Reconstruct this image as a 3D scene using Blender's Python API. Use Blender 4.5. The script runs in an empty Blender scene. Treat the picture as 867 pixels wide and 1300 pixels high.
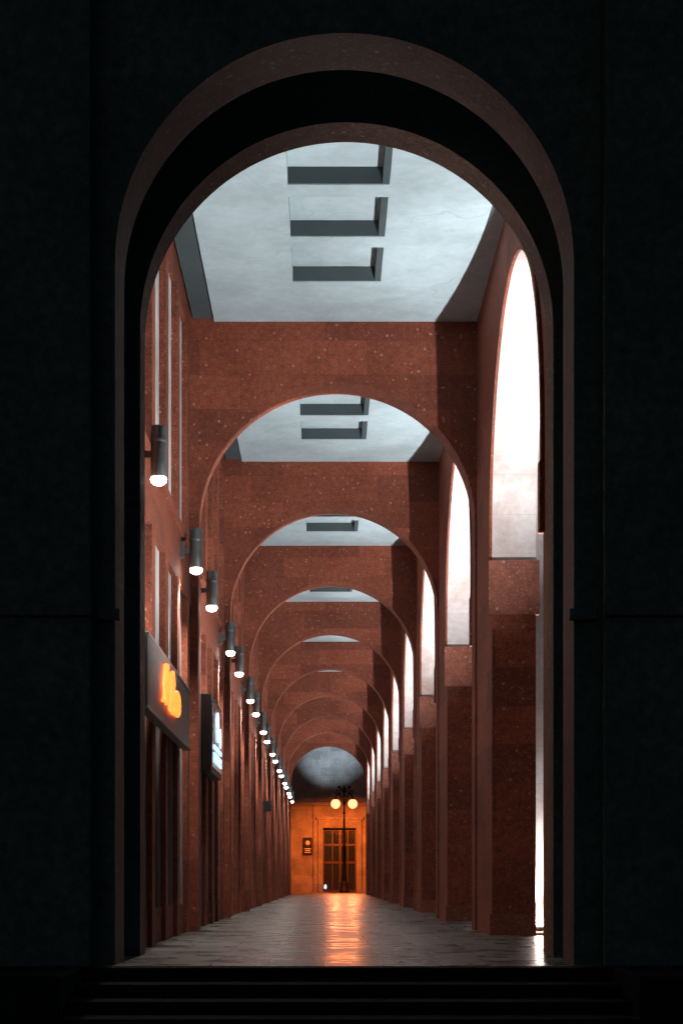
import bpy, bmesh, math, random
from mathutils import Vector
random.seed(4)
S=bpy.context.scene
S.view_settings.view_transform='Standard'
S.view_settings.look='None'
S.view_settings.exposure=0
C=bpy.context.collection

# ---------------------------------------------------------------- materials
def newmat(n):
    m=bpy.data.materials.new(n); m.use_nodes=True
    nt=m.node_tree; b=nt.nodes['Principled BSDF']
    return m,nt,b
def N(nt,t,**k):
    n=nt.nodes.new(t)
    for a,v in k.items(): setattr(n,a,v)
    return n
def ramp(nt,src,stops):
    r=N(nt,'ShaderNodeValToRGB')
    e=r.color_ramp.elements
    while len(e)<len(stops): e.new(0.5)
    for i,(p,c) in enumerate(stops):
        e[i].position=p
        e[i].color=(c,c,c,1) if not isinstance(c,tuple) else (*c,1)
    nt.links.new(src,r.inputs[0]); return r
def mix(nt,a,b,fac,mode='MIX'):
    m=N(nt,'ShaderNodeMix',data_type='RGBA',blend_type=mode)
    L=nt.links
    for idx,v in ((6,a),(7,b)):
        if isinstance(v,tuple): m.inputs[idx].default_value=(*v,1)
        else: L.new(v,m.inputs[idx])
    if isinstance(fac,(int,float)): m.inputs[0].default_value=fac
    else: L.new(fac,m.inputs[0])
    return m.outputs[2]
def noise(nt,vec,scale,detail=3,rough=.6):
    n=N(nt,'ShaderNodeTexNoise'); n.inputs['Scale'].default_value=scale
    n.inputs['Detail'].default_value=detail; n.inputs['Roughness'].default_value=rough
    nt.links.new(vec,n.inputs['Vector']); return n.outputs['Fac']

def stone(name,c1,c2,speck,bw=1.5,bh=.62,rough=.72,specks=1.0,joint=.5,tone=.6,stain=0,grain=.85):
    m,nt,b=newmat(name); L=nt.links
    tc=N(nt,'ShaderNodeTexCoord'); o=tc.outputs['Object']
    sx=N(nt,'ShaderNodeSeparateXYZ'); L.new(o,sx.inputs[0])
    cb=N(nt,'ShaderNodeCombineXYZ')
    ad=N(nt,'ShaderNodeMath',operation='ADD'); L.new(sx.outputs[0],ad.inputs[0]); L.new(sx.outputs[1],ad.inputs[1])
    L.new(ad.outputs[0],cb.inputs[0]); L.new(sx.outputs[2],cb.inputs[1])
    br=N(nt,'ShaderNodeTexBrick'); L.new(cb.outputs[0],br.inputs['Vector'])
    br.inputs['Scale'].default_value=1; br.inputs['Brick Width'].default_value=bw; br.inputs['Row Height'].default_value=bh
    br.inputs['Mortar Size'].default_value=.006; br.inputs['Mortar Smooth'].default_value=.3
    br.inputs['Color1'].default_value=(tone,tone,tone,1); br.inputs['Color2'].default_value=(1.0,1.0,1.0,1)
    br.inputs['Mortar'].default_value=(joint,joint,joint,1)
    n1=noise(nt,o,.9,3); n2=noise(nt,o,9,4,.75); n3=noise(nt,o,34,2,.6)
    base=mix(nt,c1,c2,ramp(nt,n1,[(.3,0.),(.7,1.)]).outputs[0])
    base=mix(nt,base,ramp(nt,n2,[(.3,.5),(.7,1.25)]).outputs[0],grain,'MULTIPLY')
    base=mix(nt,base,br.outputs['Color'],.75,'MULTIPLY')
    if stain:
        ns=noise(nt,o,1.3,3,.55)
        base=mix(nt,base,(.70,.50,.44),ramp(nt,ns,[(.42,0.),(.72,stain)]).outputs[0],'MULTIPLY')
    vo=N(nt,'ShaderNodeTexVoronoi'); vo.inputs['Scale'].default_value=9; L.new(o,vo.inputs['Vector'])
    sp=ramp(nt,vo.outputs['Distance'],[(.0,1.),(.16,.8),(.26,0.)])
    hs=N(nt,'ShaderNodeSeparateColor'); L.new(vo.outputs['Color'],hs.inputs[0])
    sel=ramp(nt,hs.outputs[0],[(.55,0.),(.9,1.)])
    mm=N(nt,'ShaderNodeMath',operation='MULTIPLY'); L.new(sp.outputs[0],mm.inputs[0]); L.new(sel.outputs[0],mm.inputs[1])
    m2=N(nt,'ShaderNodeMath',operation='MULTIPLY'); L.new(mm.outputs[0],m2.inputs[0]); m2.inputs[1].default_value=.7*specks
    base=mix(nt,base,speck,m2.outputs[0])
    f=ramp(nt,n3,[(.62,0.),(.70,.5*specks)])
    base=mix(nt,base,speck,f.outputs[0])
    d=ramp(nt,n3,[(.32,.75*min(1,specks*1.5)),(.40,0.)])
    base=mix(nt,base,tuple(x*.35 for x in c1),d.outputs[0])
    L.new(base,b.inputs['Base Color'])
    b.inputs['Roughness'].default_value=rough
    b.inputs['Specular IOR Level'].default_value=.35
    bp=N(nt,'ShaderNodeBump'); bp.inputs['Strength'].default_value=.35*grain; bp.inputs['Distance'].default_value=.02
    L.new(n2,bp.inputs['Height']); L.new(bp.outputs[0],b.inputs['Normal'])
    return m
TUFF=stone('red_tuff',(.23,.050,.024),(.31,.080,.041),(.52,.26,.17),tone=.5)
LIT_TUFF=stone('floodlit_tuff_reveal',(.58,.50,.48),(.70,.62,.59),(.8,.7,.66),specks=.05,rough=.8,tone=.9,joint=.75,stain=.8,grain=.3)  # tuff painted pale: the burnt-out floodlight is put into the colour
FACE=stone('night_shaded_tuff',(.065,.12,.125),(.09,.155,.16),(.12,.19,.19),specks=.25,rough=.9,tone=.9,joint=.8)  # same tuff in dark teal, with the unlit night shade in its colour
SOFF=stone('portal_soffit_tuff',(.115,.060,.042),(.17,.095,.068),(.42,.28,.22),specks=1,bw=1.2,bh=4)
CAPM=stone('brown_tuff_cap',(.28,.085,.052),(.35,.115,.075),(.6,.38,.3),bw=3.1,bh=5)

def plaster(name,c,var=.12,dirt=True):
    m,nt,b=newmat(name); L=nt.links
    o=N(nt,'ShaderNodeTexCoord').outputs['Object']
    n1=noise(nt,o,.7,4,.65); n2=noise(nt,o,5,4,.75)
    base=mix(nt,tuple(x*(1-var*1.6) for x in c),c,ramp(nt,n1,[(.35,0.),(.6,1.)]).outputs[0])
    base=mix(nt,base,ramp(nt,n2,[(.3,.85),(.65,1.03)]).outputs[0],.7,'MULTIPLY')
    if dirt:
        vo=N(nt,'ShaderNodeTexVoronoi',feature='DISTANCE_TO_EDGE'); vo.inputs['Scale'].default_value=.3
        wv=N(nt,'ShaderNodeVectorMath',operation='ADD'); L.new(o,wv.inputs[0])
        nn=N(nt,'ShaderNodeTexNoise'); nn.inputs['Scale'].default_value=1.3; L.new(o,nn.inputs['Vector']); L.new(nn.outputs['Color'],wv.inputs[1]); L.new(wv.outputs[0],vo.inputs['Vector'])
        base=mix(nt,tuple(x*.78 for x in c),base,ramp(nt,vo.outputs['Distance'],[(.0,0.),(.007,1.)]).outputs[0])
    L.new(base,b.inputs['Base Color']); b.inputs['Roughness'].default_value=.85
    return m
CEIL=plaster('ceiling_plaster',(.44,.53,.56))
SLOT_AND_SHADE=plaster('slot_and_coffer_shade',(.06,.08,.085),dirt=False)
PANEL=plaster('pale_window_panel',(.62,.57,.55),var=.3,dirt=False)

def simple(name,c,rough=.5,metal=0,var=.25,sc=9):
    m,nt,b=newmat(name); o=N(nt,'ShaderNodeTexCoord').outputs['Object']
    n=noise(nt,o,sc)
    base=mix(nt,tuple(x*(1-var) for x in c),tuple(min(1,x*(1+var)) for x in c),n)
    nt.links.new(base,b.inputs['Base Color'])
    nt.links.new(ramp(nt,n,[(.3,max(.02,rough-.1)),(.7,min(1,rough+.1))]).outputs[0],b.inputs['Roughness'])
    b.inputs['Metallic'].default_value=metal
    return m
METAL=simple('lamp_grey_metal',(.13,.14,.14),.45,.6)
IRON=simple('black_iron',(.02,.02,.022),.4,.7)
GLASS=simple('dark_window_glass',(.02,.022,.025),.12,0)
FRAME=simple('window_frame',(.30,.26,.24),.5,.2)
SIGNB=simple('sign_panel_grey',(.26,.22,.21),.5,.1)
WOOD=simple('door_wood',(.05,.022,.012),.45)
WHITE=simple('white_lettering',(.8,.8,.8),.6)
def emis(name,c,s):
    m,nt,b=newmat(name)
    n=noise(nt,N(nt,'ShaderNodeTexCoord').outputs['Object'],6)
    nt.links.new(mix(nt,tuple(x*.92 for x in c),c,n),b.inputs['Emission Color'])
    b.inputs['Base Color'].default_value=(*[x*.5 for x in c],1)
    b.inputs['Emission Strength'].default_value=s
    return m
LENS=emis('lamp_lens',(1,.88,.80),26)
FLENS=emis('flood_lens',(1,.78,.66),100)
ORANGE=emis('orange_neon',(1,.13,.02),4.2)
GLOBE=emis('globe_glass',(1,.27,.12),3.6)
BLUE=emis('bluewhite_light',(.55,.78,1),1.4)

def paving(name,c1,c2,bw,bh,r0,r1,bump=.2,spec=.5):
    m,nt,b=newmat(name); L=nt.links
    o=N(nt,'ShaderNodeTexCoord').outputs['Object']
    br=N(nt,'ShaderNodeTexBrick'); L.new(o,br.inputs['Vector'])
    br.inputs['Scale'].default_value=1; br.inputs['Brick Width'].default_value=bw; br.inputs['Row Height'].default_value=bh
    br.inputs['Mortar Size'].default_value=.012; br.inputs['Color1'].default_value=(.3,.3,.3,1); br.inputs['Color2'].default_value=(1,1,1,1)
    br.inputs['Mortar'].default_value=(.15,.15,.15,1)
    n1=noise(nt,o,.35,4,.7); n2=noise(nt,o,1.6,3,.55)
    base=mix(nt,c1,c2,ramp(nt,n1,[(.35,0.),(.65,1.)]).outputs[0])
    base=mix(nt,base,br.outputs['Color'],.8,'MULTIPLY')
    base=mix(nt,base,ramp(nt,n2,[(.3,.5),(.7,1.15)]).outputs[0],.8,'MULTIPLY')
    L.new(base,b.inputs['Base Color'])
    rr=ramp(nt,n2,[(.3,r0),(.7,r1)]).outputs[0]
    L.new(mix(nt,rr,br.outputs['Color'],.10),b.inputs['Roughness'])
    b.inputs['Specular IOR Level'].default_value=spec
    bp=N(nt,'ShaderNodeBump'); bp.inputs['Strength'].default_value=bump; bp.inputs['Distance'].default_value=.008
    L.new(mix(nt,n2,br.outputs['Fac'],.6,'SUBTRACT'),bp.inputs['Height']); L.new(bp.outputs[0],b.inputs['Normal'])
    return m
PAVE=paving('stone_paving',(.060,.070,.064),(.115,.125,.112),1.2,.6,.16,.36,.3)
STEPM=paving('step_stone',(.010,.017,.017),(.018,.027,.027),1.5,9,.85,.95,.1,.05)
ASPH=paving('asphalt_ground',(.03,.036,.036),(.045,.05,.05),40,40,.8,.95)

# ---------------------------------------------------------------- mesh builder
class MB:
    def __init__(s): s.v=[];s.f=[];s.m=[];s.sm=[]
    def face(s,pts,mi=0,smooth=False):
        i=len(s.v); s.v+= [tuple(p) for p in pts]; s.f.append(tuple(range(i,i+len(pts)))); s.m.append(mi); s.sm.append(smooth)
    def box(s,x0,x1,y0,y1,z0,z1,mi=0):
        P=[(x0,y0,z0),(x1,y0,z0),(x1,y1,z0),(x0,y1,z0),(x0,y0,z1),(x1,y0,z1),(x1,y1,z1),(x0,y1,z1)]
        for q in ((0,3,2,1),(4,5,6,7),(0,1,5,4),(1,2,6,5),(2,3,7,6),(3,0,4,7)):
            s.face([P[k] for k in q],mi)
    def lathe(s,prof,cx,cy,mi=0,n=24,axis='z',cz=0):
        def pt(r,h,a):
            c,d=math.cos(a)*r,math.sin(a)*r
            if axis=='z': return (cx+c,cy+d,cz+h)
            if axis=='y': return (cx+c,cy+h,cz+d)
            return (cx+h,cy+c,cz+d)
        for k in range(len(prof)-1):
            (r0,h0),(r1,h1)=prof[k],prof[k+1]
            for i in range(n):
                a,b_=2*math.pi*i/n,2*math.pi*(i+1)/n
                pts=[pt(r0,h0,a),pt(r0,h0,b_),pt(r1,h1,b_),pt(r1,h1,a)]
                s.face(pts,mi,True)
    def tube(s,path,r,mi=0,n=10):
        path=[Vector(p) for p in path]; rings=[]
        for i,p in enumerate(path):
            t=(path[min(i+1,len(path)-1)]-path[max(i-1,0)]).normalized()
            up=Vector((0,0,1)) if abs(t.z)<.9 else Vector((1,0,0))
            a=t.cross(up).normalized(); b_=t.cross(a).normalized()
            rings.append([p+a*math.cos(2*math.pi*k/n)*r+b_*math.sin(2*math.pi*k/n)*r for k in range(n)])
        for i in range(len(rings)-1):
            for k in range(n):
                s.face([rings[i][k],rings[i][(k+1)%n],rings[i+1][(k+1)%n],rings[i+1][k]],mi,True)
    def obj(s,name,mats,parent=None,bevel=0,loc=None):
        me=bpy.data.meshes.new(name); me.from_pydata(s.v,[],s.f)
        for m in mats: me.materials.append(m)
        for p,mi,sm in zip(me.polygons,s.m,s.sm): p.material_index=mi; p.use_smooth=sm
        bm=bmesh.new(); bm.from_mesh(me); bmesh.ops.remove_doubles(bm,verts=bm.verts,dist=1e-4)
        bmesh.ops.recalc_face_normals(bm,faces=bm.faces); bm.to_mesh(me); bm.free()
        o=bpy.data.objects.new(name,me); C.objects.link(o)
        if loc: o.location=loc
        if parent: o.parent=parent
        if bevel:
            b=o.modifiers.new('b','BEVEL'); b.width=bevel; b.segments=2; b.limit_method='ANGLE'; b.angle_limit=math.radians(50)
        return o
def empty(name,loc=(0,0,0)):
    e=bpy.data.objects.new(name,None); C.objects.link(e); e.location=loc; e.empty_display_size=.2; return e

def arch_wall(mb,mp,u0,u1,v0,vt,w0,w1,cu,R,sp,ms=0,mj=0,jsplit=None,n=64):
    F=lambda pts,mi=0,sm=False: mb.face([mp(*p) for p in pts],mi,sm)
    a,b=cu-R,cu+R
    arc=[(cu-R*math.cos(math.pi*i/n),sp+R*math.sin(math.pi*i/n)) for i in range(n+1)]
    for w in (w0,w1):
        for p,q in ((u0,a),(b,u1)):
            F([(p,v0,w),(q,v0,w),(q,sp,w),(p,sp,w)]); F([(p,sp,w),(q,sp,w),(q,vt,w),(p,vt,w)])
        for i in range(n):
            (ua,va),(ub,vb)=arc[i],arc[i+1]
            F([(ua,va,w),(ub,vb,w),(ub,vt,w),(ua,vt,w)])
    for i in range(n):
        (ua,va),(ub,vb)=arc[i],arc[i+1]
        F([(ua,va,w0),(ub,vb,w0),(ub,vb,w1),(ua,va,w1)],ms,False)
    js=jsplit if jsplit else sp
    for u in (a,b):
        F([(u,v0,w0),(u,js,w0),(u,js,w1),(u,v0,w1)],mj)
        if js<sp: F([(u,js,w0),(u,sp,w0),(u,sp,w1),(u,js,w1)],ms)
    for u in (u0,u1): F([(u,v0,w0),(u,v0,w1),(u,vt,w1),(u,vt,w0)])
    F([(u0,vt,w0),(u1,vt,w0),(u1,vt,w1),(u0,vt,w1)])
def archivolt(mb,mp,cu,R,th,sp,w0,w1,v0,n=64,mi=0):
    F=lambda pts: mb.face([mp(*p) for p in pts],mi)
    inn=[(cu-R,v0)]+[(cu-R*math.cos(math.pi*i/n),sp+R*math.sin(math.pi*i/n)) for i in range(n+1)]+[(cu+R,v0)]
    Q=R+th
    out=[(cu-Q,v0)]+[(cu-Q*math.cos(math.pi*i/n),sp+Q*math.sin(math.pi*i/n)) for i in range(n+1)]+[(cu+Q,v0)]
    for i in range(len(inn)-1):
        a,b,c,d=inn[i],inn[i+1],out[i+1],out[i]
        F([(*a,w1),(*b,w1),(*c,w1),(*d,w1)])
        F([(*a,w0),(*b,w0),(*b,w1),(*a,w1)]); F([(*d,w0),(*c,w0),(*c,w1),(*d,w1)])

MT=lambda u,v,w:(u,w,v)     # transverse wall
MS=lambda u,v,w:(w,u,v)     # side wall
CH=10.87; TOP=11.12; HL,HR=-2.36,2.70; CX=.20; AT=9.76
XO=3.41; SR=3.2; SSP=6.5
arc=empty('arcade_building')
NB=9
# portal facade
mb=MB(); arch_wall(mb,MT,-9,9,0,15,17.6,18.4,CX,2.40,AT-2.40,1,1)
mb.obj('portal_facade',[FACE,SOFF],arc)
mb=MB()
mb.box(-9,-2.42,17.3,17.597,0,15); mb.box(2.87,9,17.3,17.597,0,15)
for y0,y1 in ((17.24,17.297),):
    mb.box(-9,-2.40,y0,y1,3.6,3.72); mb.box(2.85,9,y0,y1,3.6,3.72)
mb.box(-2.378,-2.14,17.50,17.597,3.6,3.72); mb.box(2.54,2.828,17.50,17.597,3.6,3.72)
mb.obj('portal_pilasters',[FACE],arc,bevel=.015)
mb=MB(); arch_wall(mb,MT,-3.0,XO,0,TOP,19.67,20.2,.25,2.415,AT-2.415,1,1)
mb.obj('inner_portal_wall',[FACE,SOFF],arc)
mb=MB(); mb.box(-3.2,-3.0,18.4,20.4,0,TOP); mb.box(XO,XO+.2,18.4,20.2,0,TOP); mb.obj('vestibule_side_walls',[FACE],arc)
# transverse arches
for k in range(1,NB+1):
    y=20+10*k
    mb=MB(); arch_wall(mb,MT,HL-.4,HR+.3,0,TOP,y,y+.65,CX,2.47,AT-2.47)
    mb.obj('transverse_arch_%d'%k,[TUFF],arc)
# right side arcade wall
for k in range(NB):
    y0=20.2 if k==0 else 20+10*k+.0
    ya=20+10*k; c=ya+4.05
    y1=30+10*k
    mb=MB()
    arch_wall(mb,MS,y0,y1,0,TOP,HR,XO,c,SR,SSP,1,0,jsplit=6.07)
    archivolt(mb,MS,c,SR+.002,.13,SSP,HR+.002,HR-.045,6.07)
    for yy in (c-SR,c+SR):
        s=1 if yy>c else -1
        a,b=sorted((yy-s*.07,yy+s*.13))
        mb.box(HR-.06,XO+.05,a,b,5.2,6.07,2)
        if s>0:
            a,b=sorted((yy-s*.035,yy+s*.11))
            mb.box(HR-.04,XO+.002,a,b,0,.35,2)
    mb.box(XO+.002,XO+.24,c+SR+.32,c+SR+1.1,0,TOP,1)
    mb.obj('side_arch_%d'%(k+1),[TUFF,LIT_TUFF,CAPM],arc)
# roof + ceiling
mb=MB(); mb.box(-3.2,XO+.4,18.4,20+10*NB+.65,TOP,11.6); mb.obj('roof_slab',[CEIL],arc)
for k in range(NB):
    y0=(20.2 if k==0 else 20.65+10*k); y1=30+10*k; c=20+10*k+5.3
    mb=MB(); xa,xb=CX-.74,CX+.72
    mb.box(-1.98,xa,y0,y1,CH,TOP-.002); mb.box(xb,HR,y0,y1,CH,TOP-.002)
    ys=[y0]
    for j in (-1,0,1): ys+= [c+j*1.95-.76,c+j*1.95+.76]
    ys.append(y1)
    for j in range(0,len(ys),2): mb.box(xa,xb,ys[j],ys[j+1],CH,TOP-.002)
    for j in (-1,0,1):
        a,b=c+j*1.95-.76,c+j*1.95+.76
        mb.box(xa+.002,xb-.002,b-.03,b-.002,CH+.012,TOP-.003,1)  # dark linings paint the shade on the coffer's far and right sides
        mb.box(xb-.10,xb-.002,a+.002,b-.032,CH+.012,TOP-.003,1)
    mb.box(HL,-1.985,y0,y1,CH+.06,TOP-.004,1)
    mb.obj('coffered_ceiling_%d'%(k+1),[CEIL,SLOT_AND_SHADE],arc)
# left wall
for k in range(NB):
    y0=(20.2 if k==0 else 20.65+10*k); y1=30+10*k
    mb=MB(); D=.10; P=HL-D
    mb.box(-3.2,-2.9,y0,y1,0,TOP)
    mb.box(-2.9,HL-.02,y0,y1,5.75,6.55)
    mb.box(-2.9,HL+.05,y0,y1,6.55,6.66)
    mb.box(-2.9,HL-.03,y0,y1,10.45,TOP-.01)
    n=5; step=(y1-y0)/n
    for i in range(n):
        a=y0+step*(i+.5)-.22; b=a+.44
        mb.box(-2.9,HL,a,b,0,5.75); mb.box(-2.9,HL,a,b,6.66,10.45)
    for i in range(n+1):
        a=y0 if i==0 else y0+step*(i-.5)+.22
        b=y1 if i==n else y0+step*(i+.5)-.22
        if b-a<.2: continue
        mb.box(-2.899,P,a,b,6.66,10.45,1)
        mb.box(-2.899,P,a,b,3.9,5.75,1)
        mb.box(-2.899,P-.03,a,b,.5,3.8,2)
        mb.box(-2.899,P+.03,a,b,3.8,3.9,3)
        mb.box(-2.899,P+.04,a,b,0,.5,0)
        mb.box(P-.028,P+.02,b-.08,b,.5,3.8,3)
    mb.obj('shopfront_wall_%d'%(k+1),[TUFF,PANEL,GLASS,FRAME],arc)

# ---------------------------------------------------------------- ground
mb=MB(); mb.box(-40,40,17.345,170,-.5,0); mb.obj('pavement',[PAVE])
mb=MB()
mb.face([(-600,-400,-.504),(600,-400,-.504),(600,900,-.504),(-600,900,-.504)]); mb.obj('ground',[ASPH])
mb=MB()
mb.box(-2.45,2.9,17.05,17.343,-.5,-.003)
mb.box(-2.45,2.9,16.5,17.047,-.5,-.14); mb.box(-2.45,2.9,15.95,16.497,-.5,-.27); mb.box(-2.45,2.9,15.4,15.947,-.5,-.39)
mb.box(-9,-2.453,15.5,17.297,-.5,-.005); mb.box(2.903,9,15.5,17.297,-.5,-.005)
mb.obj('entrance_steps',[STEPM],bevel=.012)

# ---------------------------------------------------------------- lights
def spot(name,parent,loc,target,power,size,col,blend=.4,rad=.08):
    l=bpy.data.lights.new(name,'SPOT'); l.energy=power; l.spot_size=math.radians(size); l.spot_blend=blend; l.color=col; l.shadow_soft_size=rad
    o=bpy.data.objects.new(name,l); C.objects.link(o); o.parent=parent
    o.location=loc; o.rotation_euler=Vector(target).to_track_quat('-Z','Y').to_euler(); return o
WARM=(1,.84,.74); COOL=(.94,.98,1)
def wall_lamp(y):
    e=empty('wall_lamp',(-2.12,y,6.32))
    mb=MB()
    mb.lathe([(0,.35),(.09,.35),(.103,.338),(.103,-.29),(.095,-.305),(.088,-.28),(0,-.28)],0,0,0)
    mb.lathe([(.104,.20),(.109,.19),(.109,.15),(.104,.14)],0,0,0)
    mb.box(-.20,-.09,-.035,.035,-.05,.03); mb.box(-.258,-.195,-.09,.09,-.13,.12)
    mb.lathe([(.088,-.295),(.105,-.325),(.095,-.365),(.055,-.395),(0,-.405)],0,0,1)
    mb.obj('lamp_body',[METAL,LENS],e)
    spot('down_beam',e,(0.0,0,-.46),(-.20,0,-1),560,130,WARM,.8,.07)
for k in range(NB):
    wall_lamp(21.4+10*k); wall_lamp(27.6+10*k)
def flood(x,y,beams):
    e=empty('ground_floodlight',(x,y,0))
    mb=MB()
    mb.box(-.085,.085,-.08,.08,.001,.03); mb.box(-.085,-.075,-.02,.02,.03,.16); mb.box(.075,.085,-.02,.02,.03,.16)
    mb.lathe([(0,.06),(.045,.06),(.065,.09),(.07,.15),(.06,.15),(.055,.135),(0,.135)],0,0,0)
    mb.lathe([(.06,.145),(.084,.18),(.084,.25),(.055,.29),(0,.305)],0,0,1)
    mb.obj('flood_body',[METAL,FLENS],e)
    for tgt,power,size,col,bl in beams:
        spot('up_beam',e,(0,0,.36),tgt,power,size,col,bl,.05)
for k in range(NB):
    c=24.05+10*k
    flood(4.15,c-3.05,[((-.40,.20,1),6200,88,COOL,.55),((-.08,.58,1),3800,34,COOL,.8)])  # second, narrow beam is added to whiten the arch reveals
    flood(XO+.088,c+SR+.2,[((-.30,-.22,1),1300,84,COOL,.5),((.03,.10,1),500,26,COOL,.6)])

# ---------------------------------------------------------------- signs
e=empty('illuminated_shop_sign')
mb=MB(); mb.box(-2.31,-2.21,20.95,27.4,3.05,3.95,0)
mb.box(-2.325,-2.19,20.9,27.45,3.95,3.99,1); mb.box(-2.325,-2.19,20.9,27.45,3.01,3.05,1)
mb.box(-2.355,-2.31,21.6,21.7,3.1,3.9,1); mb.box(-2.355,-2.31,26.6,26.7,3.1,3.9,1)
mb.obj('sign_panel',[SIGNB,FRAME],e,bevel=.008)
# glowing glyph built of neon tubes: tall open letter + curled tail
mb=MB(); X=-2.17
def g(pts,r=.035): mb.tube([(X,22.6+a*1.0,3.3+b) for a,b in pts],r)
g([(0,0),(.12,.25),(.3,.52),(.45,.54),(.5,.3),(.52,0)])
g([(.12,.2),(.35,.22),(.52,.2)],.028)
g([(.95,0),(1.0,.3),(1.1,.5),(1.3,.54),(1.45,.4),(1.35,.27),(1.05,.25)])
g([(1.35,.26),(1.6,.2),(1.62,.05),(1.4,-.02),(1.0,.0)])
g([(2.0+.35*math.cos(q),.17+.16*math.sin(q)) for q in [i*math.pi/8 for i in range(17)]])
mb.obj('neon_glyph',[ORANGE],e)
e=empty('lightbox_sign')
mb=MB(); mb.box(-2.34,-2.14,31.5,34.6,2.95,4.4,0); mb.box(-2.14,-2.125,31.65,34.45,3.05,4.3,1); 
mb.obj('sign_box',[IRON,GLASS],e,bevel=.01)
mb=MB(); mb.lathe([(0,.0),(.30,.0),(.30,.02),(0,.02)],-2.12,33.1,0,24,'x',3.9)
mb.lathe([(0,.0),(.20,.0),(.20,.02),(0,.02)],-2.12,33.9,0,24,'x',3.75)
for z in (3.45,3.3,3.2): mb.box(-2.12,-2.10,32.0,34.2,z-.04,z+.04)
mb.obj('sign_graphic',[BLUE],e)
e=empty('hanging_sign')
mb=MB(); mb.box(-2.3,-2.0,63,63.1,3.5,3.9,0); mb.box(-2.36,-2.3,63.02,63.08,3.8,3.86,0); mb.obj('sign_plate',[IRON],e)

# ---------------------------------------------------------------- end building
eb=empty('stone_building')
ENDM=stone('end_wall_stone',(.25,.24,.23),(.44,.40,.37),(.5,.45,.4),bw=1.6,bh=.7,specks=.3)
Y=142.
mb=MB()
mb.box(-16,-.2,Y,Y+1,0,16); mb.box(2.6,16,Y,Y+1,0,16); mb.box(-.2,2.6,Y,Y+1,5.4,16)
mb.box(-16,-3.0,Y-.25,Y-.002,0,7.0); mb.box(-16,16,Y-.6,Y-.002,7.3,7.6)
mb.box(-1.0,-.65,Y-.2,Y-.002,0,7.29)
mb.obj('end_wall',[ENDM],eb)
mb=MB()
mb.box(-.62,-.2,Y-.35,Y+.3,0,6.1); mb.box(2.6,3.05,Y-.35,Y+.3,0,6.1); mb.box(-.2,2.6,Y-.35,Y+.3,5.4,6.1); mb.box(-.75,3.2,Y-.5,Y-.0,6.1,6.35)
mb.obj('door_surround',[ENDM],eb,bevel=.02)
mb=MB()
mb.box(-.2,2.6,Y+.75,Y+.85,0,5.4,1)
for x in (-.2,.55,1.15,1.25,1.85,2.5): mb.box(x,x+.1,Y+.6,Y+.75,0,5.4)
for z in (0,2.4,3.9,5.2): mb.box(-.2,2.6,Y+.62,Y+.74,z,z+.2)
mb.obj('door_leaves',[WOOD,GLASS],eb)
e=empty('wall_plaque')
mb=MB(); mb.box(-1.9,-1.1,Y-.08,Y-.001,3.1,4.6,0)
mb.lathe([(0,0),(.2,0),(.2,-.01),(0,-.01)],-1.5,Y-.082,1,20,'y',4.15)
for z,w in ((3.65,.28),(3.5,.22),(3.35,.25)): mb.box(-1.5-w,-1.5+w,Y-.09,Y-.082,z-.03,z+.03,1)
mb.obj('plaque_plate',[IRON,WHITE],e)
e=empty('floor_lamp',(0.0,Y-1.2,0))
mb=MB(); mb.lathe([(0,0),(.16,0),(.14,.05),(.05,.08),(.05,.25),(.0,.25)],0,0,0); mb.lathe([(.0,.25),(.10,.3),(.12,.45),(.08,.6),(0,.66)],0,0,1)
mb.obj('lamp_body',[IRON,BLUE],e)

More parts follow.
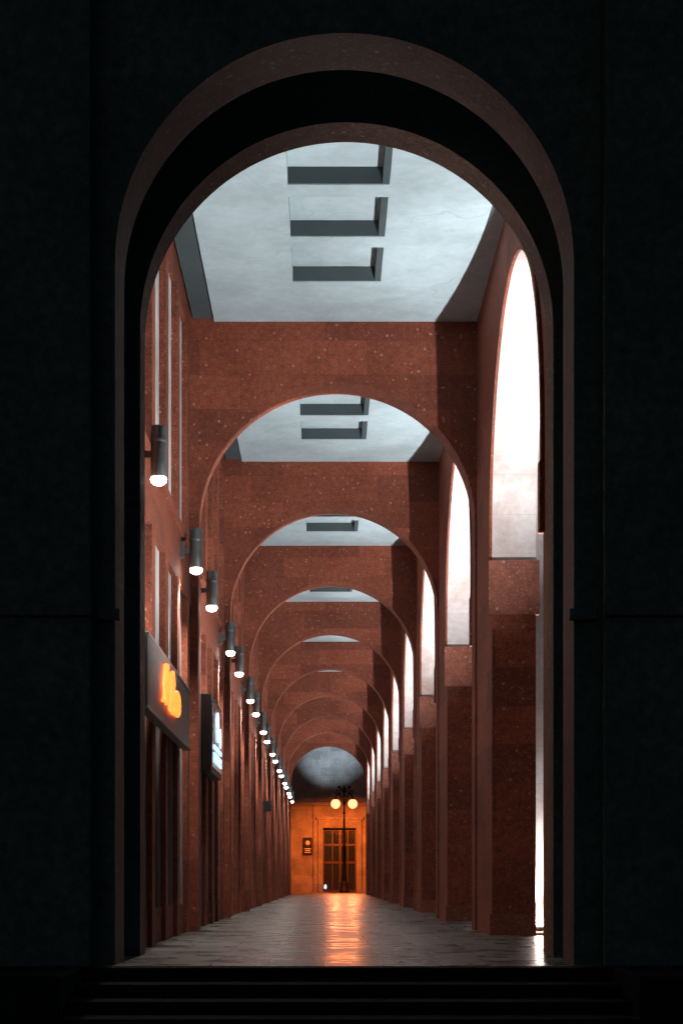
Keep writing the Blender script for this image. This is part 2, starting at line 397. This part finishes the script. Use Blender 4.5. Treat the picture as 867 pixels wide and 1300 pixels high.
# street lamp
PX,PY=1.50,134.
e=empty('street_lamp',(PX,PY,0))
mb=MB()
mb.lathe([(0,0),(.42,0),(.42,.15),(.34,.2),(.34,.75),(.26,.85),(.2,1.0),(.22,1.15),(.13,1.4),(.11,3.5),(.14,3.6),(.1,3.75),(.08,6.2),(.14,6.3),(.14,6.4),(.07,6.5),(.06,7.6),(.13,7.7),(.05,7.9),(.16,8.15),(.05,8.5),(0,8.6)],0,0,0)
G=[]
for s in (-1,1):
    pts=[(s*(.06+.62*t/12),0,7.0+.95*math.sin(t/12*math.pi*.8)) for t in range(13)]
    mb.tube(pts,.05,0)
    ex,ey,ez=pts[-1]
    mb.tube([(ex-s*.16+s*.16*math.cos(q),0,ez+.42+.2*math.sin(q)) for q in [j*math.pi/6 for j in range(-3,10)]],.04,0)
    mb.tube([(s*(.1+.3*t/6),0,8.0+.35*math.sin(t/6*2.2)) for t in range(7)],.04,0)
    mb.lathe([(0,.2),(.12,.12),(.09,0),(0,-.05)],s*.42,0,0,12,'z',8.35)
    mb.lathe([(0,.42),(.08,.4),(.2,.32),(.16,.28)],ex,ey,0,16,'z',ez-.42)
    mb.lathe([(.0,-.38)]+[(.38*math.cos(q),.38*math.sin(q)) for q in [j*math.pi/12 for j in range(-5,5)]]+[(.14,.38)],ex,ey,1,20,'z',ez-.48)
    G.append((ex,ey,ez-.48))
mb.obj('lamp_post',[IRON,GLOBE],e)
OC=(1,.16,.018)
for g_ in G:
    spot('globe_light',e,(g_[0],g_[1],g_[2]-.44),(0,.55,-1),3400,146,OC,.35,.06)
    spot('globe_light',e,(g_[0],g_[1],g_[2]-.44),(0,-1,-.7),1500,120,(1,.25,.08),.5,.15)
flood(-4.5,124.,[((.29,.98,.68),30000,20,(.62,.82,1),.95)])  # unseen flood added out of view to light the upper end wall

# ---------------------------------------------------------------- world, sun(moon)
w=bpy.data.worlds.new('World'); S.world=w; w.use_nodes=True
nt=w.node_tree; bg=nt.nodes['Background']
sk=nt.nodes.new('ShaderNodeTexSky'); sk.sky_type='NISHITA'; sk.sun_disc=False
sk.sun_elevation=math.radians(3); sk.sun_rotation=math.radians(200); sk.ozone_density=3
nt.links.new(sk.outputs[0],bg.inputs[0]); bg.inputs[1].default_value=.023
l=bpy.data.lights.new('moon_sun','SUN'); l.energy=.01; l.angle=math.radians(.5); l.color=(.6,.9,1)
o=bpy.data.objects.new('moon_sun',l); C.objects.link(o); o.rotation_euler=(math.radians(50),0,math.radians(-20)); o.location=(0,0,40)

cam=bpy.data.cameras.new('camera'); co=bpy.data.objects.new('camera',cam); C.objects.link(co)
co.location=(0,0,.87); co.rotation_euler=(math.radians(90),0,0)
cam.sensor_fit='HORIZONTAL'; cam.sensor_width=36; cam.lens=2136/867*36
cam.shift_x=(433.5-413)/867; cam.shift_y=470/867; cam.clip_end=2000
S.camera=co
